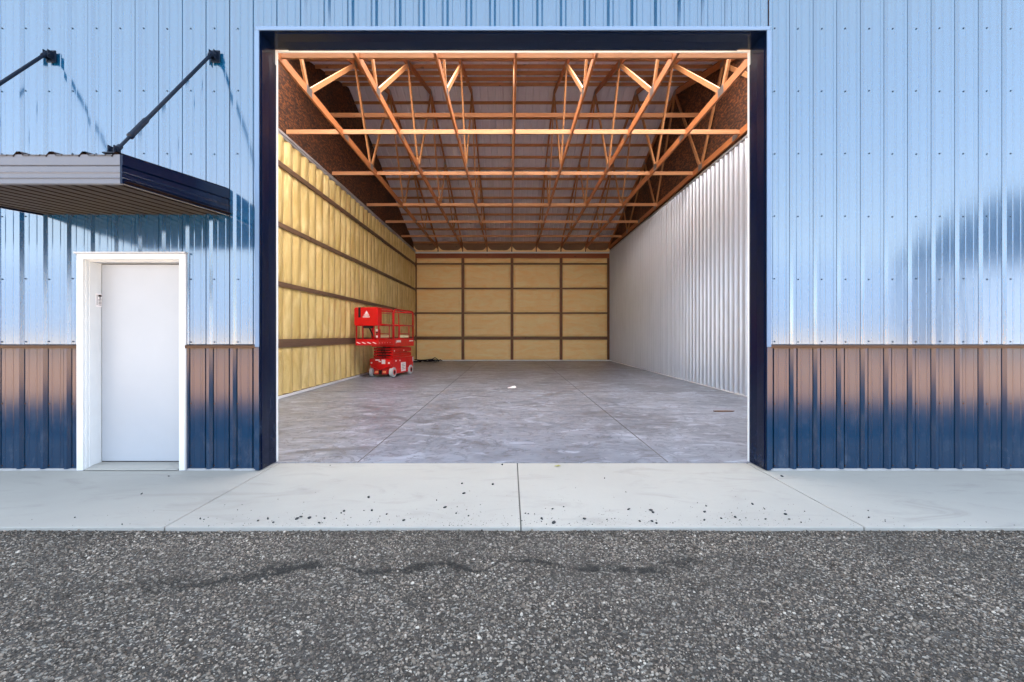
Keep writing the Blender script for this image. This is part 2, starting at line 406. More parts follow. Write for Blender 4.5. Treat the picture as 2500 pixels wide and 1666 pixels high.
# lining of the big opening
of = empty('opening_frame'); of.parent = bld
def piece(name, mat, *boxes, bevel=0):
    mb = MB()
    for q in boxes: mb.box(*q)
    return mb.build(name, mat, of, bevel=bevel)
piece('jamb', M['navy'], (OX0-.029, OX0, -.028, .262, 0, OZ)); piece('jamb', M['navy'], (OX1, OX1+.029, -.028, .262, 0, OZ))
piece('header', M['navy'], (OX0-.029, OX1+.029, -.028, .262, OZ+.0005, OZ+.029))
for x, sg in ((OX0, 1), (OX1, -1)):
    mb = MB(); mb.prism([(x-.001*sg, .0), (x+.008*sg, .0), (x+.003*sg, .13), (x+.010*sg, .262), (x-.001*sg, .262)], 2, .004, OZ-.16)
    mb.build('lining_panel', M['navy'], of)
mb = MB(); mb.prism([(.0, OZ+.001), (.0, OZ-.008), (.13, OZ-.003), (.262, OZ-.010), (.262, OZ+.001)], 0, OX0+.14, OX1-.14)
mb.build('lining_panel', M['navy'], of)
piece('edge_trim', M['siding_trim'], (OX0-.036, OX0-.003, -.040, -.028, 1.19, OZ+.003), (OX0-.045, OX0-.0355, -.036, 0, 1.19, OZ+.003), bevel=.002)
piece('edge_trim', M['siding_trim'], (OX1+.003, OX1+.036, -.040, -.028, 1.19, OZ+.003), (OX1+.0355, OX1+.045, -.036, 0, 1.19, OZ+.003), bevel=.002)
piece('edge_trim', M['siding_trim'], (OX0-.036, OX1+.036, -.041, -.0275, OZ+.004, OZ+.037), (OX0-.045, OX1+.045, -.034, 0, OZ+.0365, OZ+.045), bevel=.002)
piece('lower_edge_trim', M['wainscot'], (OX0-.040, OX0-.003, -.040, -.028, .004, 1.189), bevel=.002)
piece('lower_edge_trim', M['wainscot'], (OX1+.003, OX1+.040, -.040, -.028, .004, 1.189), bevel=.002)
piece('weather_seal', M['seal'], (OX0-.002, OX0+.020, .263, .285, .004, OZ), bevel=.003)
piece('weather_seal', M['seal'], (OX1-.020, OX1+.002, .263, .285, .004, OZ), bevel=.003)
piece('weather_seal', M['seal'], (OX0+.0205, OX1-.0205, .263, .285, OZ-.020, OZ), bevel=.003)

# entry door
mb = MB()
cy = -.034
mb.box(DX0, DX0+.062, cy, .02, 0, DZ-.052); mb.box(DX1-.054, DX1, cy, .02, 0, DZ-.052); mb.box(DX0, DX1, cy, .02, DZ-.0515, DZ)
JX0, JX1 = DX0+.062, DX1-.054
mb.box(JX0-.012, JX0+.016, .02, .20, 0, DZ-.05); mb.box(JX1-.016, JX1+.012, .02, .20, 0, DZ-.05); mb.box(JX0-.012, JX1+.012, .0201, .20, DZ-.066, DZ-.0505)
mb.box(JX0, JX0+.010, -.01, .02, 0, DZ-.052); mb.box(JX0, JX1, -.01, .0199, DZ-.0585, DZ-.0520)
df = mb.build('door_frame', M['casing'], bld, bevel=.003)
mb = MB(); mb.box(DX0-.014, DX1+.016, -.052, .0, DZ+.001, DZ+.018); mb.box(DX1+.0005, DX1+.012, -.030, 0, 0.0, DZ)
mb.build('drip_cap', M['grey_trim'], df)
mb = MB(); mb.prism([(-.03,.003),(-.03,.012),(.06,.030),(.20,.034),(.20,.003)], 0, JX0+.017, JX1-.017)
mb.build('threshold', M['apron'], df)
mb = MB(); mb.box(JX0+.0165, JX0+.0185, .085, .155, 1.585, 1.715, 0)
mb.box(JX0+.0187, JX0+.0195, .094, .100, 1.60, 1.705, 1); 
for i in range(5): mb.box(JX0+.0187, JX0+.0195, .112, .145, 1.60+i*.014, 1.606+i*.014, 1)
mb.box(JX0+.0187, JX0+.0195, .110, .146, 1.685, 1.705, 1); mb.box(JX0+.0187, JX0+.0195, .120, .140, 1.668, 1.680, 2)
mb.build('jamb_sticker', [M['decal'], M['bronze'], M['plate']], df)
mb = MB(); mb.box(JX0+.020, JX1-.020, .148, .192, .042, DZ-.074)
dl = mb.build('entry_door', M['door'], bld, bevel=.003)
mb = MB(); mb.box(JX0+.017, JX0+.0195, .15, .19, .036, DZ-.070); mb.box(JX0+.017, JX1-.017, .1505, .19, DZ-.0735, DZ-.067); mb.box(JX0+.017, JX1-.017, .152, .19, .0345, .0415)
mb.build('door_gasket', M['gap'], dl)

# canopy over the door
CX0, CX1 = -4.50, -2.718; CD = 1.24
def cz(y): return 2.712 + (y/-CD)*(2.564-2.712)     # top surface
def cb(y): return 2.457 + (y/-CD)*(2.362-2.457)
mb = MB(); pr = prof(CX0+.02, CX1-.02, CX1-.245, hmaj=.024); n = len(pr)
vs = [(x, y, cz(y)-.004+h) for y in (-CD-.012, -.001) for x, h in pr]
mb.add(vs, [(i, i+1, n+i+1, n+i) for i in range(n-1)])
vs = [(x, y, cz(y)-.010+h) for y in (-CD-.012, -.001) for x, h in pr]
mb.add(vs, [(i, i+1, n+i+1, n+i) for i in range(n-1)])
cano = mb.build('door_canopy', M['bronze'], bld)
def fascia_prof(top, bot, out, t=.02):
    h = top-bot
    return [(0, top), (-out-.006, top), (-out-.006, top-h*.36), (-out+.004, top-h*.385), (-out-.002, top-h*.41), (-out-.002, top-h*.58),
            (-out-.008, top-h*.61), (-out-.003, top-h*.66), (-out-.003, top-h*.78), (-out-.009, top-h*.81), (-out-.003, top-h*.85), (-out-.004, bot), (0, bot)]
mb = MB()
poly = [(-CD+.03+p[0]*1.0, p[1]) for p in fascia_prof(cz(-CD)+.0, cb(-CD), .03)]
mb.prism(poly, 0, CX0-.0, CX1)
mb.build('front_fascia', M['grey_fascia'], cano)
def side_fascia(x, sg):
    mb = MB(); a = fascia_prof(cz(-CD), cb(-CD), .012); b = fascia_prof(cz(0), cb(0), .012)
    vs = [(x-sg*p[0], -CD-.004, p[1]) for p in a]+[(x-sg*p[0], -.002, p[1]) for p in b]; n = len(a)
    mb.add(vs, [tuple(range(n)), tuple(range(n, 2*n))]+[(i, (i+1) % n, n+(i+1) % n, n+i) for i in range(n)])
    return mb.build('side_fascia', M['navy'], cano)
side_fascia(CX1, 1); side_fascia(CX0, -1)
mb = MB(); nx = 0
pts = []
x = CX0+.01
while x < CX1-.03:
    pts += [(x, 0), (x+.080, 0), (x+.090, .008), (x+.105, .008)]; x += P9/2
pts.append((CX1-.01, 0)); n = len(pts); ny = 10
vs = [(x, -CD+.01+(CD-.012)*j/ny, cb(-CD+CD*j/ny)+.012+h) for j in range(ny+1) for x, h in pts]
mb.add(vs, [(j*n+i, j*n+i+1, (j+1)*n+i+1, (j+1)*n+i) for j in range(ny) for i in range(n-1)])
mb.build('soffit', M['soffit'], cano)
def rod(X):
    a = Vector((X, -.075, 3.985)); b = Vector((X+.003, -1.145, cz(-1.145)+.05))
    t = (b-a).normalized(); L = (b-a).length
    mb = MB()
    mb.tube([a+t*.03, a+t*(L*.72)], .0145, 14)
    mb.tube([a+t*(L*.72), a+t*(L*.735), a+t*(L*.74), a+t*(L*.86), a+t*(L*.865), a+t*(L*.88), a+t*(L*.885), a+t*(L*.97)], [.0145,.018,.021,.021,.023,.023,.011,.011], 14)
    r = mb.build('support_rod', M['black'], cano, smooth=True)
    r.modifiers.new('es', 'EDGE_SPLIT')
    mb = MB(); mb.box(X-.045, X+.045, -.032, -.020, 3.93, 4.045)
    mb.box(X-.026, X-.018, -.085, -.032, 3.95, 4.025); mb.box(X+.018, X+.026, -.085, -.032, 3.95, 4.025)
    mb.tube([(X-.038, -.07, 3.985), (X+.038, -.07, 3.985)], .012, 10)
    mb.tube([a-t*.005, a+t*.05], .021, 12)
    for q in (-.033, .033): mb.tube([(X+q, -.04, 3.945), (X+q, -.031, 3.945)], .008, 6); mb.tube([(X+q, -.04, 4.03), (X+q, -.031, 4.03)], .008, 6)
    mb.build('wall_bracket', M['black'], cano, bevel=.002)
    y = -1.15; z = cz(y)
    mb = MB(); mb.box(X-.05, X+.05, y-.045, y+.045, z+.020, z+.030)
    mb.box(X-.025, X-.017, y-.03, y+.03, z+.030, z+.085); mb.box(X+.017, X+.025, y-.03, y+.03, z+.030, z+.085)
    mb.tube([(X-.034, y, z+.058), (X+.034, y, z+.058)], .011, 10)
    mb.tube([b-t*.07, b-t*.0], .019, 12)
    mb.build('canopy_bracket', M['black'], cano, bevel=.002)
rod(-2.84); rod(-4.42)

# ------------------------------------------------------------------ roof
mb = MB()
def roof_sheet(mb, y0, y1, off, x0, x1):
    pr = prof(x0, x1, 0.0, hmaj=.019, hmin=.003); n = len(pr)
    vs = [(x, y, roofz(y)+off+h) for y in (y0, y1) for x, h in pr]
    mb.add(vs, [(i, i+1, n+i+1, n+i) for i in range(n-1)])
SK0, SK1 = 1.9, 5.25  # stretch of roof left open for the added fill panels
roof_sheet(mb, .0, SK0, .06, BX0-.3, BX1+.3); roof_sheet(mb, SK1, DEP/2, .06, BX0-.3, BX1+.3)
roof_sheet(mb, SK0, SK1, .06, BX0-.3, XL); roof_sheet(mb, SK0, SK1, .06, XR, BX1+.3)
roof_sheet(mb, DEP/2+.001, DEP, .06, BX0-.3, BX1+.3)
rf = mb.build('roof', M['roof_under'], bld)
mb = MB()
sx = (BX0-.3, BX1+.3)
e0 = EAVE-.35*SLOPE; rz = roofz(DEP/2)
dk = lambda y0, y1, a, b: mb.prism([(y0, roofz(y0)+.085), (y1, roofz(y1)+.085), (y1, roofz(y1)+.105), (y0, roofz(y0)+.105)], 0, a, b)
dk(-.35, SK0, *sx); dk(SK0, SK1, sx[0], XL); dk(SK0, SK1, XR, sx[1]); dk(SK1, DEP/2, *sx); dk(DEP/2+.0005, DEP+.35, *sx)
mb.build('roof_deck', M['bronze'], rf)
mb = MB(); mb.box(*sx, -.37, -.352, e0-.06, e0+.105); mb.box(*sx, -.352, -.02, e0-.012, e0-.004)
mb.build('eave_fascia', M['siding_trim'], rf)
tm = Mat('added_translucent_fill', (.8,.8,.8), .5); tr = tm.n.new('ShaderNodeBsdfTranslucent'); tr.inputs[0].default_value = (.96,.95,.96,1)
tm.l.new(tr.outputs[0], tm.n['Material Output'].inputs[0])
for i in range(8):  # added translucent panels, out of view, letting in daylight to brighten the interior
    mb = MB(); a = XL+(XR-XL)*i/8; b = XL+(XR-XL)*(i+1)/8
    mb.add([(a,SK0,roofz(SK0)+.075),(b-.003,SK0,roofz(SK0)+.075),(b-.003,SK1,roofz(SK1)+.075),(a,SK1,roofz(SK1)+.075)], [(0,1,2,3)]); mb.build('added_fill_panel', tm.m, rf)
k = 0
ns = int(DEP/2/.60)
for i in range(ns+1):
    for side in (0, 1):
        y = .15+i*.606
        if y > DEP/2-.02: continue
        yy = y if side == 0 else DEP-y
        mb = MB(); mb.box(XL, XR, -.019, .019, -.030, .058)
        o = mb.build('purlin', M['wood_x'], rf)
        o.location = (0, yy, roofz(yy)); o.rotation_euler.x = math.atan(SLOPE)*(1 if side == 0 else -1)
# trusses, running front to back on 4 ft centres
BC = 5.60                      # underside of bottom chord is BC-.07
def truss(x, first=[None]):
    if first[0] is None:
        mb = MB()
        mb.bar((0, .26, BC), (0, DEP-.02, BC), .038, .14)
        hz = .30*0+.03
        def tc(y): return roofz(y)-.11
        mb.bar((0, .26, tc(.26)), (0, DEP/2, tc(DEP/2)), .036, .14); mb.bar((0, DEP/2, tc(DEP/2)), (0, DEP-.02, tc(DEP-.02)), .036, .14)
        t = mb.build('roof_truss', M['wood_y'], bld)
        bn = [DEP*i/5 for i in range(6)]; tn = [DEP*i/6 for i in range(7)]
        for (i, j) in ((1,1),(1,2),(2,2),(2,3),(3,3),(3,4),(4,4),(4,5)):
            a = Vector((0, bn[i]+(-.04 if tn[j] < bn[i] else .04), BC+.03)); b = Vector((0, tn[j], tc(tn[j])-.03))
            mb = MB(); mb.bar(a, b, .037, .089); mb.build('web', M['wood_z'], t)
        for y in bn[1:5]: mb = MB(); mb.box(-.0215, .0215, y-.11, y+.11, BC-.06, BC+.09); mb.build('gusset_plate', M['plate'], t)
        for y in tn[1:6]: mb = MB(); mb.box(-.0215, .0215, y-.1, y+.1, tc(y)-.08, tc(y)+.05); mb.build('gusset_plate', M['plate'], t)
        for y in (5.5, 12.9): mb = MB(); mb.box(-.0215, .0215, y-.12, y+.12, BC-.06, BC+.06); mb.build('gusset_plate', M['plate'], t)
        first[0] = t; t.location.x = x; return t
    r = first[0].copy(); COL.objects.link(r); r.location.x = x
    for c in first[0].children:
        q = c.copy(); COL.objects.link(q); q.parent = r
    return r
for k in range(-3, 4): truss(.09+1.219*k)
truss(XR-.06)
# boards tying the trusses together
for y, z, w in ((2.66, 5.635, .09), (5.3, 5.62, .09), (7.8, 5.62, .09), (10.75, 5.62, .09), (13.05, 5.62, .09), (15.6, 5.62, .09), (7.5, 7.03, .11)):
    mb = MB(); mb.box(XL+.03, XR-.03, y-.019, y+.019, z-w/2, z+w/2); mb.build('lateral_brace', M['wood_x'], bld)
# OSB sheathing above the side walls
for x, sg in ((XL, -1), (XR, 1)):
    mb = MB(); a, b = sorted((x+sg*.004, x+sg*.02))
    mb.prism([(.26, WT-.1), (DEP, WT-.1), (DEP, roofz(DEP)+.04), (DEP/2, roofz(DEP/2)+.04), (.26, roofz(.26)+.04)], 0, a, b)
    mb.build('sheathing_board', M['osb'], bld)

# ------------------------------------------------------------------ left wall: foam between ribs, four girts
BAY = .4064
def foam_disp(u, v): return noise.noise(Vector((u*3.0, v*1.1, 3.3)))*.020 + noise.noise(Vector((u*9, v*4.0, 8)))*.006
GZ = [(1.12, .175), (2.34, .095), (3.555, .095), (4.79, .10)]
mb = MB(); n_b = int((DEP-.27)/BAY)+1; zs = np.linspace(.07, WT-.06, 66)
for b in range(n_b):
    y0 = .27+b*BAY; y1 = min(y0+BAY, DEP); sh = random.uniform(.25,.45); amp = random.uniform(.062,.080)
    us = [0,.02,.05,.1,.18,.28,.4,.52,.64,.76,.86,.93,.97,1]
    vs = []
    for z in zs:
        for u in us:
            y = y0+(y1-y0)*u
            pk = .38+.14*noise.noise(Vector((b*3.1, z*1.3, 1.7)))+.05*noise.noise(Vector((b*5.1, z*5, 4.7)))
            q = u/pk if u < pk else (1-u)/(1-pk)
            bul = amp*(q**.75)*(1-.25*q)*1.33
            if u in (0, 1): bul = -.015
            else: bul += foam_disp(y+b*7, z)
            # recess a little where the foam meets each girt
            for g, h in GZ:
                dd = abs(z-g)-h/2
                if dd < .06: bul *= .35+.65*max(0, dd)/.06; bul = min(bul, .058) if dd <= 0 else bul
            vs.append((XL+.035+bul, y, z))
    n = len(us); mb.add(vs, [(j*n+i, j*n+i+1, (j+1)*n+i+1, (j+1)*n+i) for j in range(len(zs)-1) for i in range(n-1)])
lw = mb.build('insulated_side_wall', M['foam_l'], bld, smooth=True)
for g, h in GZ:
    mb = MB(); y = .27
    while y < DEP-.02:
        L = min(random.uniform(3.4, 4.9), DEP-.02-y)
        if DEP-.02-y-L < .8: L = DEP-.02-y
        dz = random.uniform(-.006, .006)
        if h > .15:
            mb.box(XL+.02, XL+.102, y, y+L-.003, g-h/2+dz, g-.004); mb.box(XL+.02, XL+.112, y, y+L-.003, g-.002, g+h/2+dz)
        else: mb.box(XL+.02, XL+.102, y, y+L-.003, g-h/2+dz, g+h/2+dz)
        y += L
    mb.build('girt', M['girt'], lw)
mb = MB(); mb.box(XL, XL+.012, .27, DEP, .0, WT); mb.build('outer_sheet', M['girt'], lw)
mb = MB(); mb.box(XL+.012, XL+.10, .27, DEP, WT-.06, WT-.012); mb.box(XL+.012, XL+.115, .27, DEP, WT-.010, WT+.012); mb.box(XL+.012, XL+.108, .27, DEP, WT+.02, WT+.045)
mb.build('top_trim', M['grey_trim'], lw)
mb = MB(); mb.box(XL+.012, XL+.118, .27, DEP-.1, .006, .055); mb.build('base_trim', M['base_trim'], lw)
mb = MB(); mb.box(XL+.012, XL+.090, .27, DEP-.1, .056, .072); mb.build('sill_plate', M['girt'], lw)

# right wall: ribbed liner steel
mb = MB(); pr = prof(.27, DEP, .36, hmaj=.034, hmin=.010); n = len(pr); nz = 8
vs = [(XR-h, y, .03+(WT-.03)*j/nz) for j in range(nz+1) for y, h in pr]
mb.add(vs, [(j*n+i, j*n+i+1, (j+1)*n+i+1, (j+1)*n+i) for j in range(nz) for i in range(n-1)])
rw = mb.build('ribbed_liner_wall', M['liner'], bld)
mb = MB(); mb.box(XR-.035, XR+.003, .27, DEP, WT-.012, WT+.035); mb.build('top_trim', M['grey_trim'], rw)
mb = MB(); mb.box(XR-.030, XR+.003, .27, DEP, .005, .035); mb.build('base_trim', M['base_trim'], rw)

# back wall
bw_posts = [-4.72, .10-2.438, .10, .10+2.438, 4.90]
BG = [.06, 1.13, 2.37, 3.59, 4.81, 5.10]
mb = MB()
for i in range(4):
    for j in range(5):
        x0, x1 = bw_posts[i]+.07, bw_posts[i+1]-.07
        hh = {1: .155, 2: .075, 3: .075, 4: .065}
        z0 = BG[j]+hh.get(j, 0)/2; z1 = BG[j+1]-hh.get(j+1, 0)/2
        nx, nz = 30, 16; vs = []
        for b in range(nz+1):
            for a in range(nx+1):
                u, v = a/nx, b/nz; x = x0+(x1-x0)*u; z = z0+(z1-z0)*v
                ed = min(u*(x1-x0), (1-u)*(x1-x0), .10)/.10; ez = min(v*(z1-z0), (1-v)*(z1-z0), .08)/.08
                dsp = .06*(1-(1-ed)**2)*(1-(1-ez)**2) + .018*noise.noise(Vector((x*1.2, z*5, i*3+j))) + .012*noise.noise(Vector((x*4, z*9, 5)))
                if j < 4: dsp -= .014*math.exp(-((v-.5)/.035)**2)
                vs.append((x, DEP-.01-max(dsp, 0), z))
        n = nx+1; mb.add(vs, [(q*n+p, q*n+p+1, (q+1)*n+p+1, (q+1)*n+p) for q in range(nz) for p in range(nx)])
bw = mb.build('insulated_back_wall', M['foam_b'], bld, smooth=True)
mb = MB(); mb.box(XL, XR, DEP, DEP+.03, 0, roofz(DEP)+.04); mb.build('outer_sheet', M['girt_x'], bw)
for x in bw_posts[1:4]:
    mb = MB(); mb.box(x-.068, x+.068, DEP-.055, DEP-.001, .05, 5.10); mb.build('post', M['post_z'], bw)
for x0, x1 in ((XL+.12, XL+.16), (XR-.12, XR-.06)):
    mb = MB(); mb.box(x0, x1, DEP-.05, DEP-.001, .05, 5.1); mb.build('corner_post', M['post_z'], bw)
for z, h in ((1.13, .150), (2.37, .07), (3.59, .07), (4.81, .07)):
    mb = MB(); x = XL+.1
    for x1 in (.3, XR-.06): mb.box(x, x1, DEP-.082, DEP-.056, z-h/2+(x1 < 1)*.006, z+h/2); x = x1+.004
    mb.build('girt', M['girt_x'], bw)
mb = MB(); x = XL+.1
for x1 in (-3.2, -.9, .1, 1.9, XR-.06): mb.box(x, x1, DEP-.09, DEP-.003, 5.10, 5.32); x = x1+.004
mb.build('header_beam', M['header'], bw)
mb = MB(); mb.box(XL+.1, XR-.04, DEP-.12, DEP-.003, 5.325, 5.40); mb.build('top_trim', M['base_trim'], bw)
mb = MB(); mb.box(XL+.118, XR-.03, DEP-.11, DEP-.003, .006, .052); mb.build('base_trim', M['base_trim'], bw)
edges = [XL]+[.09+1.219*k for k in range(-3, 4)]+[XR]
for a, b in zip(edges, edges[1:]):
    mb = MB(); a += .03; b -= .03; W = b-a; n = 16
    top = []
    for i in range(n+1):
        u = i/n; e = abs(2*u-1); top.append((a+W*u, 5.42+.06+.20*max(0, (e-.62)/.38)**1.6+random.uniform(-.006,.006)))
    mb.prism([(a, 5.405)]+top+[(b, 5.405)], 1, DEP-.10, DEP-.02)
    mb.build('eave_foam', M['foam_b'], bw)
# plain outer side walls of the long building
mb = MB(); 
for x in (BX0, BX1): mb.prism([(.0, 0), (DEP, 0), (DEP, roofz(DEP)+.05), (DEP/2, roofz(DEP/2)+.05), (0, roofz(0)+.05)], 0, x-.02, x+.02)
mb.box(BX0, XL, DEP, DEP+.03, 0, EAVE); mb.box(XR, BX1, DEP, DEP+.03, 0, EAVE)
mb.build('outer_wall', M['siding_trim'], bld)

# ------------------------------------------------------------------ floors and ground
mb = MB(); mb.box(XL-.02, XR+.02, .245, DEP+.02, -.12, .0)
slab = tag(mb.build('floor', M['slab']), kind='structure')
mb = MB()
for x in (-1.56, 1.62): mb.box(x-.006, x+.006, .262, DEP-.1, -.002, .002)
for y in (6.1, 12.2): mb.box(XL+.12, XR-.04, y-.005, y+.005, -.002, .0025)
tag(mb.build('floor_joint', M['slab_joint'], slab), kind='structure')
AY0 = -1.31
mb = MB(); xs = [BX0-2, -7.1, -4.72-.0, -2.36, .075, 2.42, 4.85, 7.3, BX1+2]
xs = [BX0-2, -7.2, -2.36, .075, 2.42, 7.3, BX1+2]
for a, b in zip(xs, xs[1:]): mb.box(a+.004, b-.004, AY0, .244, -.12, -.004)
pav = mb.build('pavement', M['apron'], bevel=.006); tag(pav, kind='structure')
mb = MB(); mb.box(BX0-1.9, BX1+1.9, AY0+.01, .24, -.12, -.013)
o = mb.build('pavement_joint', M['joint'], pav); tag(o, kind='structure')
def gz(x, y): return -.030 + .008*noise.noise(Vector((x*1.1, y*1.1, 0)))
# ground sheet: fine near, coarse far
mb = MB()
gx = sorted(set([-1500,-300,-80,-30,-14]+[round(-9+.25*i, 3) for i in range(73)]+[14,30,80,300,1500]))
gy = sorted(set([-1500,-300,-80,-30,-14]+[round(-8+.2*i, 3) for i in range(34)]+[-1.3,-1.2]))
vs = [(x, y, gz(x, y) if -9 < x < 9 and y > -8 else -.03) for y in gy for x in gx]; n = len(gx)
mb.add(vs, [(j*n+i, j*n+i+1, (j+1)*n+i+1, (j+1)*n+i) for j in range(len(gy)-1) for i in range(n-1)])
tag(mb.build('ground', M['ground'], smooth=True), kind='structure')
mb = MB()
for x0, x1, y0, y1 in ((-1500, 1500, DEP+.1, 1500), (-1500, BX0-.1, -1.2, DEP+.1), (BX1+.1, 1500, -1.2, DEP+.1)):
    mb.add([(x0,y0,-.13),(x1,y0,-.13),(x1,y1,-.13),(x0,y1,-.13)], [(0,1,2,3)])
tag(mb.build('ground_behind', M['ground']), kind='structure')

def stones_mesh(name, P, size, mat, flat=.6):
    """many small faceted stones in one mesh"""
    t = (1+5**.5)/2
    iv = np.array([(-1,t,0),(1,t,0),(-1,-t,0),(1,-t,0),(0,-1,t),(0,1,t),(0,-1,-t),(0,1,-t),(t,0,-1),(t,0,1),(-t,0,-1),(-t,0,1)], float); iv /= np.linalg.norm(iv[0])
    it = np.array([(0,11,5),(0,5,1),(0,1,7),(0,7,10),(0,10,11),(1,5,9),(5,11,4),(11,10,2),(10,7,6),(7,1,8),(3,9,4),(3,4,2),(3,2,6),(3,6,8),(3,8,9),(4,9,5),(2,4,11),(6,2,10),(8,6,7),(9,8,1)])
    N = len(P)
    V = iv[None]*(1+rng.uniform(-.22,.22,(N,12,1)))
    sc = np.stack([size*rng.uniform(.7,1.35,N), size*rng.uniform(.6,1.0,N), size*rng.uniform(.4,.75,N)*flat/.6], 1)
    V = V*sc[:,None,:]
    tx, ty, a = rng.uniform(-.45,.45,N), rng.uniform(-.45,.45,N), rng.uniform(0,2*np.pi,N)
    y = V[:,:,1]*np.cos(tx)[:,None]-V[:,:,2]*np.sin(tx)[:,None]; z = V[:,:,1]*np.sin(tx)[:,None]+V[:,:,2]*np.cos(tx)[:,None]; x = V[:,:,0]
    x, z = x*np.cos(ty)[:,None]+z*np.sin(ty)[:,None], -x*np.sin(ty)[:,None]+z*np.cos(ty)[:,None]
    x, y = x*np.cos(a)[:,None]-y*np.sin(a)[:,None], x*np.sin(a)[:,None]+y*np.cos(a)[:,None]
    V = np.stack([x, y, z], 2)+P[:,None,:]
    F = (it[None]+12*np.arange(N)[:,None,None]).reshape(-1)
    me = bpy.data.meshes.new(name); me.vertices.add(N*12); me.vertices.foreach_set('co', V.reshape(-1).astype(np.float32))
    nf = N*20; me.loops.add(nf*3); me.loops.foreach_set('vertex_index', F.astype(np.int32))
    me.polygons.add(nf); me.polygons.foreach_set('loop_start', np.arange(0, nf*3, 3, dtype=np.int32))
    me.update(calc_edges=True); me.validate(); me.materials.append(mat)
    me.polygons.foreach_set('use_smooth', rng.random(nf) < 2)
    o = bpy.data.objects.new(name, me); COL.objects.link(o); return o
NS = 150000
px = rng.uniform(-4.6, 4.6, NS); py = -1.322-rng.uniform(0, 1, NS)**1.0*2.3
sz = np.clip(rng.lognormal(math.log(.0043), .40, NS), .0022, .0105)
zz = np.array([gz(a, b) for a, b in zip(px, py)]) + sz*.22 + .010*np.exp(-((py+1.34)/.05)**2)*rng.random(NS)
g = stones_mesh('gravel', np.stack([px, py, zz], 1), sz, M['stone'])
tag(g, 'grey brown gravel with pale pebbles in front of the concrete strip', 'gravel', kind='stuff')
# crumbs of gravel thrown on the pavement
P = []; Z = []
big = [(1132,1205,9),(1203,1183,8),(1128,1181,6),(1087,1239,8),(900,1215,8),(908,1247,7),(840,1248,7),(833,1253,5),(725,1267,9),(755,1265,8),(654,1267,8),(630,1272,6),(735,1262,6),(792,1266,7),(779,1277,6),(667,1276,6),(944,1256,6),(986,1271,7),(1066,1222,4),(1114,1254,5),(1144,1260,5),(1322,1266,9),(1352,1276,10),(1427,1267,10),(1349,1243,6),(1376,1238,4),(1535,1244,8),(1589,1246,8),(1594,1251,7),(1562,1273,7),(1592,1273,7),(1603,1278,7),(1476,1168,4),(1528,1202,3),(1720,1250,7),(1720,1270,6),(1761,1266,7),(1795,1263,7),(1724,1236,4),(1837,1231,5),(1866,1243,4),(1869,1268,5),(1482,1269,4),(1226,1135,6),(806,1137,4),(412,1163,5),(346,1206,5),(183,1264,4),(489,1267,5),(498,1269,4),(1909,1163,6),(1918,1256,6),(1927,1268,5),(1956,1276,5),(2121,1264,6),(2161,1270,3),(1290,1255,4),(1283,1254,5)]
for x, y, s_ in big:
    dd = CAMZ*1116/(y-817); P.append(((x-1245)*dd/1116, CAMY+dd, .002)); Z.append(s_*dd/1116*.55)
for i in range(900):
    cx = rng.choice([-1.6,-1.2,-.4,.2,.5,1.05,1.75,0,-1], p=[.12,.08,.1,.1,.1,.1,.2,.1,.1])
    x = cx+rng.normal(0, .35 if i % 2 else 1.1); y = AY0+abs(rng.exponential(.14))+.01
    if y > -.2: continue
    P.append((x, y, -.001)); Z.append(float(np.clip(rng.lognormal(math.log(.0017), .5), .0008, .006)))
g = stones_mesh('loose_crumbs', np.array(P), np.array(Z), M['pebble'])
tag(g, 'dark gravel crumbs scattered along the front of the concrete strip', 'gravel crumbs', kind='stuff')

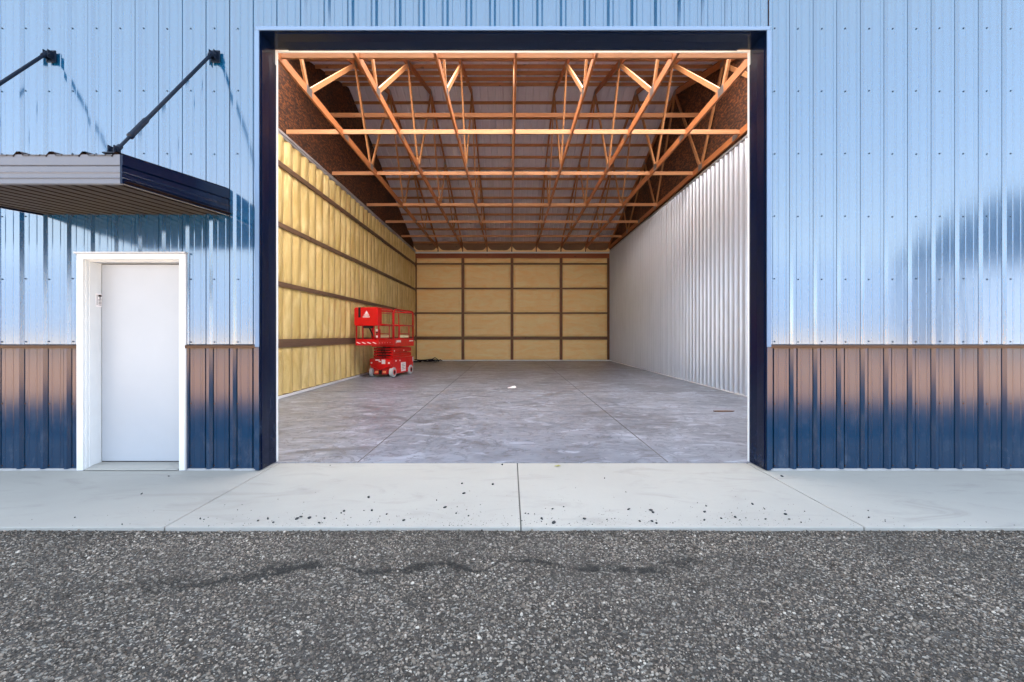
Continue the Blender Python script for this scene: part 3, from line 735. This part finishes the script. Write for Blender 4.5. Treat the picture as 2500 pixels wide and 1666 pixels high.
# ------------------------------------------------------------------ scissor lift
def build_lift():
    t = empty('scissor_lift', (-3.93, 9.70, 0), R(-12.7))
    tag(t, 'red scissor lift with lowered platform parked inside by the yellow foam wall', 'scissor lift')
    # chassis
    mb = MB()
    mb.box(-.36, .36, -.08, 1.42, .22, .58); mb.box(-.28, .28, -.02, 1.38, .07, .22)
    mb.box(.29, .365, .20, 1.02, .09, .22); mb.box(-.365, -.29, .20, 1.02, .09, .22)
    mb.add([(-.36,-.08,.58),(.36,-.08,.58),(.36,-.16,.55),(-.36,-.16,.55),(-.36,-.08,.34),(.36,-.08,.34),(.36,-.16,.36),(-.36,-.16,.36),(0,-.19,.22),(0,-.08,.20)],
           [(0,1,2,3),(3,2,6,8,7),(0,3,7,4),(1,5,6,2),(4,7,8,9),(5,9,8,6)])
    ch = mb.build('chassis', M['red'], t, bevel=.012)
    mb = MB(); mb.box(-.22, .22, -.145, -.082, .09, .22)
    mb.build('bumper', M['red_dark'], ch, bevel=.01)
    mb = MB(); mb.box(-.05, .05, -.155, -.145, .075, .24); mb.box(-.30, .30, -.10, -.02, .068, .09); mb.build('bumper_gap', M['gap'], ch)
    for x in (-.13, .13):
        mb = MB(); mb.box(x-.05, x+.05, -.152, -.146, .13, .195); mb.build('reflector', M['orange'], ch)
    for x in (-.29, .29):
        mb = MB(); mb.tube([(x, -.175, .44), (x, -.155, .44)], .026, 12); mb.build('marker_light', M['decal'], ch)
    for q in ((-.16, -.02, -.168, -.162, .51, .545), (-.05, .03, -.168, -.162, .47, .50), (.05, .17, -.168, -.162, .41, .545), (.361, .366, .50, .84, .13, .42),
              (.361, .366, .12, .20, .47, .51), (.361, .366, .40, .46, .47, .51), (.361, .366, 1.36, 1.42, .40, .56)):
        mb = MB(); mb.box(*q); mb.build('decal', M['decal'], ch)
    mb = MB()
    for i in range(4): mb.box(.3661, .3675, .55, .80-.06*(i % 2), .20+i*.05, .212+i*.05)
    mb.build('decal_lines', M['plate'], ch)
    for y in (0, 1.20):
        for x in (-.335, .335):
            mb = MB(); s_ = 1 if x > 0 else -1
            mb.tube([(x-.055, y, .15), (x-.050, y, .15), (x+.050, y, .15), (x+.055, y, .15)], [.135, .15, .15, .135], 28)
            w_ = mb.build('wheel', M['tyre'], t)
            mb = MB(); mb.tube([(x+s_*.045, y, .15), (x+s_*.058, y, .15)], .085, 20); mb.build('rim', M['red_dark'], w_)
            mb = MB(); mb.tube([(x+s_*.058, y, .15), (x+s_*.064, y, .15)], .05, 12); mb.build('hub', M['gap'], w_)
    # folded scissor arms
    mb = MB()
    for i in range(4):
        z = .615+i*.082
        for x in (-.30, .30):
            mb.bar((x, .02, z), (x, 1.34, z+.012*(-1)**i), .05, .062, up=(1,0,0))
        for x in (-.24, .24): mb.bar((x, .04, z+.02), (x, 1.32, z+.01), .035, .055, up=(1,0,0))
        mb.box(-.28, .28, .02, .06, z-.02, z+.025); mb.box(-.28, .28, 1.30, 1.34, z-.02, z+.025)
        mb.tube([(-.335, .68, z), (.335, .68, z)], .022, 10)
    ar = mb.build('scissor_arms', M['red'], t, bevel=.004)
    mb = MB(); mb.box(-.2, .2, .07, 1.28, .60, .90); mb.build('arm_shadow_core', M['gap'], ar)  # black block standing in for the shade between the folded arms
    mb = MB(); mb.box(.327, .332, .10, .14, .78, .82); mb.box(.327, .332, .74, .80, .78, .82); mb.build('decal', M['decal'], ar)
    # platform
    mb = MB()
    mb.box(-.37, .37, .0, 1.44, .925, .985)
    mb.box(-.375, -.355, .0, 1.44, .93, 1.17); mb.box(.355, .375, .0, 1.44, .93, 1.17); mb.box(-.355, .355, 1.42, 1.44, .93, 1.17)
    pl = mb.build('platform', M['red'], t, bevel=.004)
    mb = MB()
    mb.box(-.345, .345, -.92, .30, .995, 1.03); mb.box(-.352, -.338, -.92, .0, 1.0, 1.15); mb.box(.338, .352, -.92, .0, 1.0, 1.15); mb.box(-.37, .37, -.935, -.92, .99, 1.17)
    ex = mb.build('extension_deck', M['red'], t, bevel=.004)
    mb = MB()
    for i in range(4):
        x = -.33+i*.17; mb.add([(x,-.9375,1.075),(x+.085,-.9375,1.04),(x+.12,-.9375,1.04),(x+.12,-.9375,1.055),(x+.035,-.9375,1.09),(x,-.9375,1.09)], [(0,1,2,3,4,5)])
    for i in range(5): mb.box(.3525, .3535, -.86+i*.16, -.84+i*.16, 1.05, 1.075)
    mb.build('hazard_stripe', M['decal'], ex)
    for q in ((.3755, .3775, .18, .46, 1.06, 1.13), (.3755, .3775, 1.08, 1.38, 1.08, 1.12)):
        mb = MB(); mb.box(*q); mb.build('decal', M['decal'], pl)
    mb = MB(); mb.prism([(.12, 1.04), (.17, 1.04), (.145, 1.14)], 0, .3755, .3775); mb.build('decal', M['decal'], pl)
    mb = MB()
    for i in range(3): mb.tube([(.10-.05*i, -.02, .60), (.12-.05*i, -.05, .72), (.05-.05*i, -.03, .84), (.10-.04*i, .0, .93)], .010, 6)
    mb.build('hydraulic_hose', M['gap'], ar)
    # guard rails: rounded tube frames
    def frame(x, y0, y1, z0, z1, r=.13, tr=.019):
        pts = [(x, y0, z0)]
        for k in range(7):
            a = math.pi*(1-k/12); pts.append((x, y0+r+r*math.cos(a), z1-r+r*math.sin(a)))
        for k in range(7):
            a = math.pi/2*(1-k/6); pts.append((x, y1-r+r*math.cos(a), z1-r+r*math.sin(a)))
        pts.append((x, y1, z0)); return pts
    for x in (-.355, .355):
        gr = None
        for y0, y1, z1 in ((-.90, -.02, 2.06), (.03, 1.41, 2.08)):
            mb = MB(); mb.tube(frame(x, y0, y1, 1.16, z1), .024, 10)
            mb.tube([(x, y0, 1.60), (x, y1, 1.60)], .019, 8)
            mb.tube([(x, y0+.03, z1-.08), (x, y1-.03, z1-.08)], .011, 8)
            mb.tube([(x, y0, 1.17), (x, y1, 1.17)], .015, 8)
            if y0 > 0:
                mb.tube([(x, .42, 1.17), (x, .42, 1.62)], .015, 8); mb.tube([(x, 1.10, 1.17), (x, 1.10, 1.62)], .015, 8); mb.tube([(x, .42, 1.33), (x, 1.10, 1.33)], .014, 8)
                mb.tube([(x, .22, z1), (x, .30, z1-.06), (x, .36, 1.85), (x, .36, 1.17)], .015, 8)
            gr = mb.build('guard_rail', M['red'], t, smooth=True)
        mb = MB(); mb.box(x-.004, x+.004, .45, 1.07, 1.21, 1.29); mb.build('rail_plate', M['decal_y'], gr)
    mb = MB()
    for y in (-.90, 1.41):
        for z in (1.60, 2.06): mb.tube([(-.355, y, z), (.355, y, z)], .017, 8)
    mb.tube([(-.355, 0, 1.16), (-.355, 0, 2.0)], .024, 8); mb.tube([(.355, 0, 1.16), (.355, 0, 2.0)], .024, 8)
    for x in (-.15, .2): mb.tube([(x, -.90, 1.16), (x, -.90, 1.6)], .02, 8)
    mb.build('end_rail', M['red'], t, smooth=True)
    # control cover
    mb = MB(); pr = []
    for (cx_, cz_, a0) in ((.31, 1.62, -90), (.31, 2.03, 0), (-.31, 2.03, 90), (-.31, 1.62, 180)):
        for k in range(5): a = R(a0+k*22.5); pr.append((cx_+.065*math.cos(a), cz_+.065*math.sin(a)))
    mb.prism(pr, 1, -1.0, -.74); cc = mb.build('control_cover', M['red'], t, bevel=.02)
    mb = MB(); mb.box(-.235, -.165, -1.004, -.99, 1.80, 2.095); mb.box(-.10, .17, -.96, -.80, 1.49, 1.552); mb.tube([(.05, -.88, 1.50), (.16, -.86, 1.25)], .022, 8)
    mb.build('strap', M['gap'], cc)
    mb = MB(); y = -1.003
    mb.add([(-.07,y,1.855),(.12,y,1.855),(.10,y,1.885),(-.045,y,1.885)], [(0,1,2,3)])
    mb.add([(-.035,y,1.90),(.09,y,1.90),(.027,y,1.995)], [(0,1,2)])
    for i in range(6): mb.box(-.09+i*.038, -.09+i*.038+.028, y-.001, y, 1.80, 1.832)
    mb.build('logo_decal', M['decal'], cc)
    mb = MB(); mb.box(.23, .33, -.86, -.74, 1.20, 1.46); cb_ = mb.build('control_box', M['red_dark'], t, bevel=.01)
    mb = MB(); mb.box(.24, .32, -.865, -.861, 1.40, 1.46); mb.box(.25, .31, -.865, -.861, 1.22, 1.28); mb.build('decal', M['decal'], cb_)
    mb = MB(); mb.box(.24, .32, -.866, -.861, 1.345, 1.375); mb.build('vent', M['gap'], cb_)
build_lift()

# ------------------------------------------------------------------ small things on the floors
def at(x, y, z=0):
    dd = (CAMZ-z)*1116/(y-817); return Vector(((x-1245)*dd/1116, CAMY+dd, z))
p = at(1045, 884.5, .0)
mb = MB(); rn = random.Random(3)
pts = []
for i in range(34):
    a = i*.75; r = .10+.012*i; pts.append((r*1.5*math.cos(a), r*.55*math.sin(a), .025+.004*i*abs(math.sin(i*1.7))))
mb.tube(pts, .017, 6)
mb.tube([(-.3,-.1,.015),(-.7,-.2,.015),(-.95,-.1,.02),(-.75,.05,.04),(-.4,.0,.05)], .018, 6)
mb.tube([(.1,.1,.1),(.3,.2,.20),(.42,.1,.14),(.5,0,.03)], .02, 6)
o = mb.build('cable_coil', M['black'], smooth=True); o.location = (p.x, min(p.y, 17.6), 0)
tag(o, 'small heap of black cable on the floor against the back wall', 'cable')
p = at(1768, 1005)
mb = MB(); mb.prism([(-.17,-.035),(-.05,-.05),(.12,-.04),(.18,.01),(.08,.045),(-.1,.04),(-.18,.015)], 2, .001, .012)
o = mb.build('bark_scrap', M['girt_x']); o.location = p; tag(o, 'flat brown scrap lying on the slab near the ribbed wall', 'scrap')
p = at(1250, 948)
mb = MB(); mb.add([(-.10,-.05,.004),(.02,-.07,.010),(.11,-.02,.02),(.07,.06,.05),(-.03,.05,.03),(-.11,.03,.008),(0,0,.045)], [(0,1,6),(1,2,6),(2,3,6),(3,4,6),(4,5,6),(5,0,6)])
mb.add([(-.10,-.05,0),(.02,-.07,0),(.11,-.02,0),(.07,.06,0),(-.03,.05,0),(-.11,.03,0)], [(0,1,2,3,4,5)])
o = mb.build('paper_scrap', M['decal']); o.location = p; tag(o, 'crumpled white scrap in the middle of the slab floor', 'scrap')
p = at(1361, 1139)
mb = MB(); mb.add([(-.035,0,.002),(-.015,-.014,.005),(.012,-.016,.009),(.036,-.002,.004),(.012,.013,.011),(-.014,.012,.006)], [(0,1,2,3,4,5)])
lm = Mat('dry_leaf', (.30,.28,.07), .7).m
o = mb.build('leaf', lm); o.location = p+Vector((0,0,.001)); o.modifiers.new('s', 'SOLIDIFY').thickness = .0012
tag(o, 'yellow green leaf on the concrete by the opening threshold', 'leaf')

# unseen mountains, added to tone down the bright horizon mirrored in the siding
mb = MB(); nx = 160; rows = [(-900, 0), (-960, .45), (-1040, .8), (-1120, 1.0), (-1400, .2)]
vs = []
for y, f in rows:
    for i in range(nx+1):
        x = -2200+4400*i/nx
        h = 195+45*noise.noise(Vector((x*.0022, 1.7, 0)))+22*noise.noise(Vector((x*.009, 4.7, y*.004)))+8*noise.noise(Vector((x*.03, 2.7, y*.01)))
        vs.append((x, y, -2+h*f))
n = nx+1; mb.add(vs, [(j*n+i, j*n+i+1, (j+1)*n+i+1, (j+1)*n+i) for j in range(len(rows)-1) for i in range(nx)])
hm = Mat('added_hills_haze_tint', (.10,.16,.25), .9)
hm.link(hm.mix(hm.noise(hm.pos(), .012, 6, .65), (.10,.145,.215), (.14,.18,.25)), 'Base Color')  # distance haze is put into the base colour
tag(mb.build('added_hills', hm.m, smooth=True), kind='structure')

# ------------------------------------------------------------------ neighbouring building that shows in the glossy siding
nb = empty('outbuilding', (36.8, -27, 0)); tag(nb, 'pale outbuilding with dark blue hipped roof across the gravel yard', 'building')
EH = 5.9
mb = MB(); mb.box(-11, 14, 1.5, 5, -.03, EH)
mb.build('wall', Mat('pale_wall', (.23,.30,.41), .7).m, nb)
mb = MB(); mb.add([(-11.6,5.4,EH),(15,5.4,EH),(15,1,EH),(-11.6,1,EH),(-6.8,3.2,EH+4.1),(10,3.2,EH+4.1)], [(0,1,5,4),(1,2,5),(2,3,4,5),(3,0,4),(3,2,1,0)])
mb.build('roof', Mat('dark_blue_roof', (.001,.005,.013), .8).m, nb)
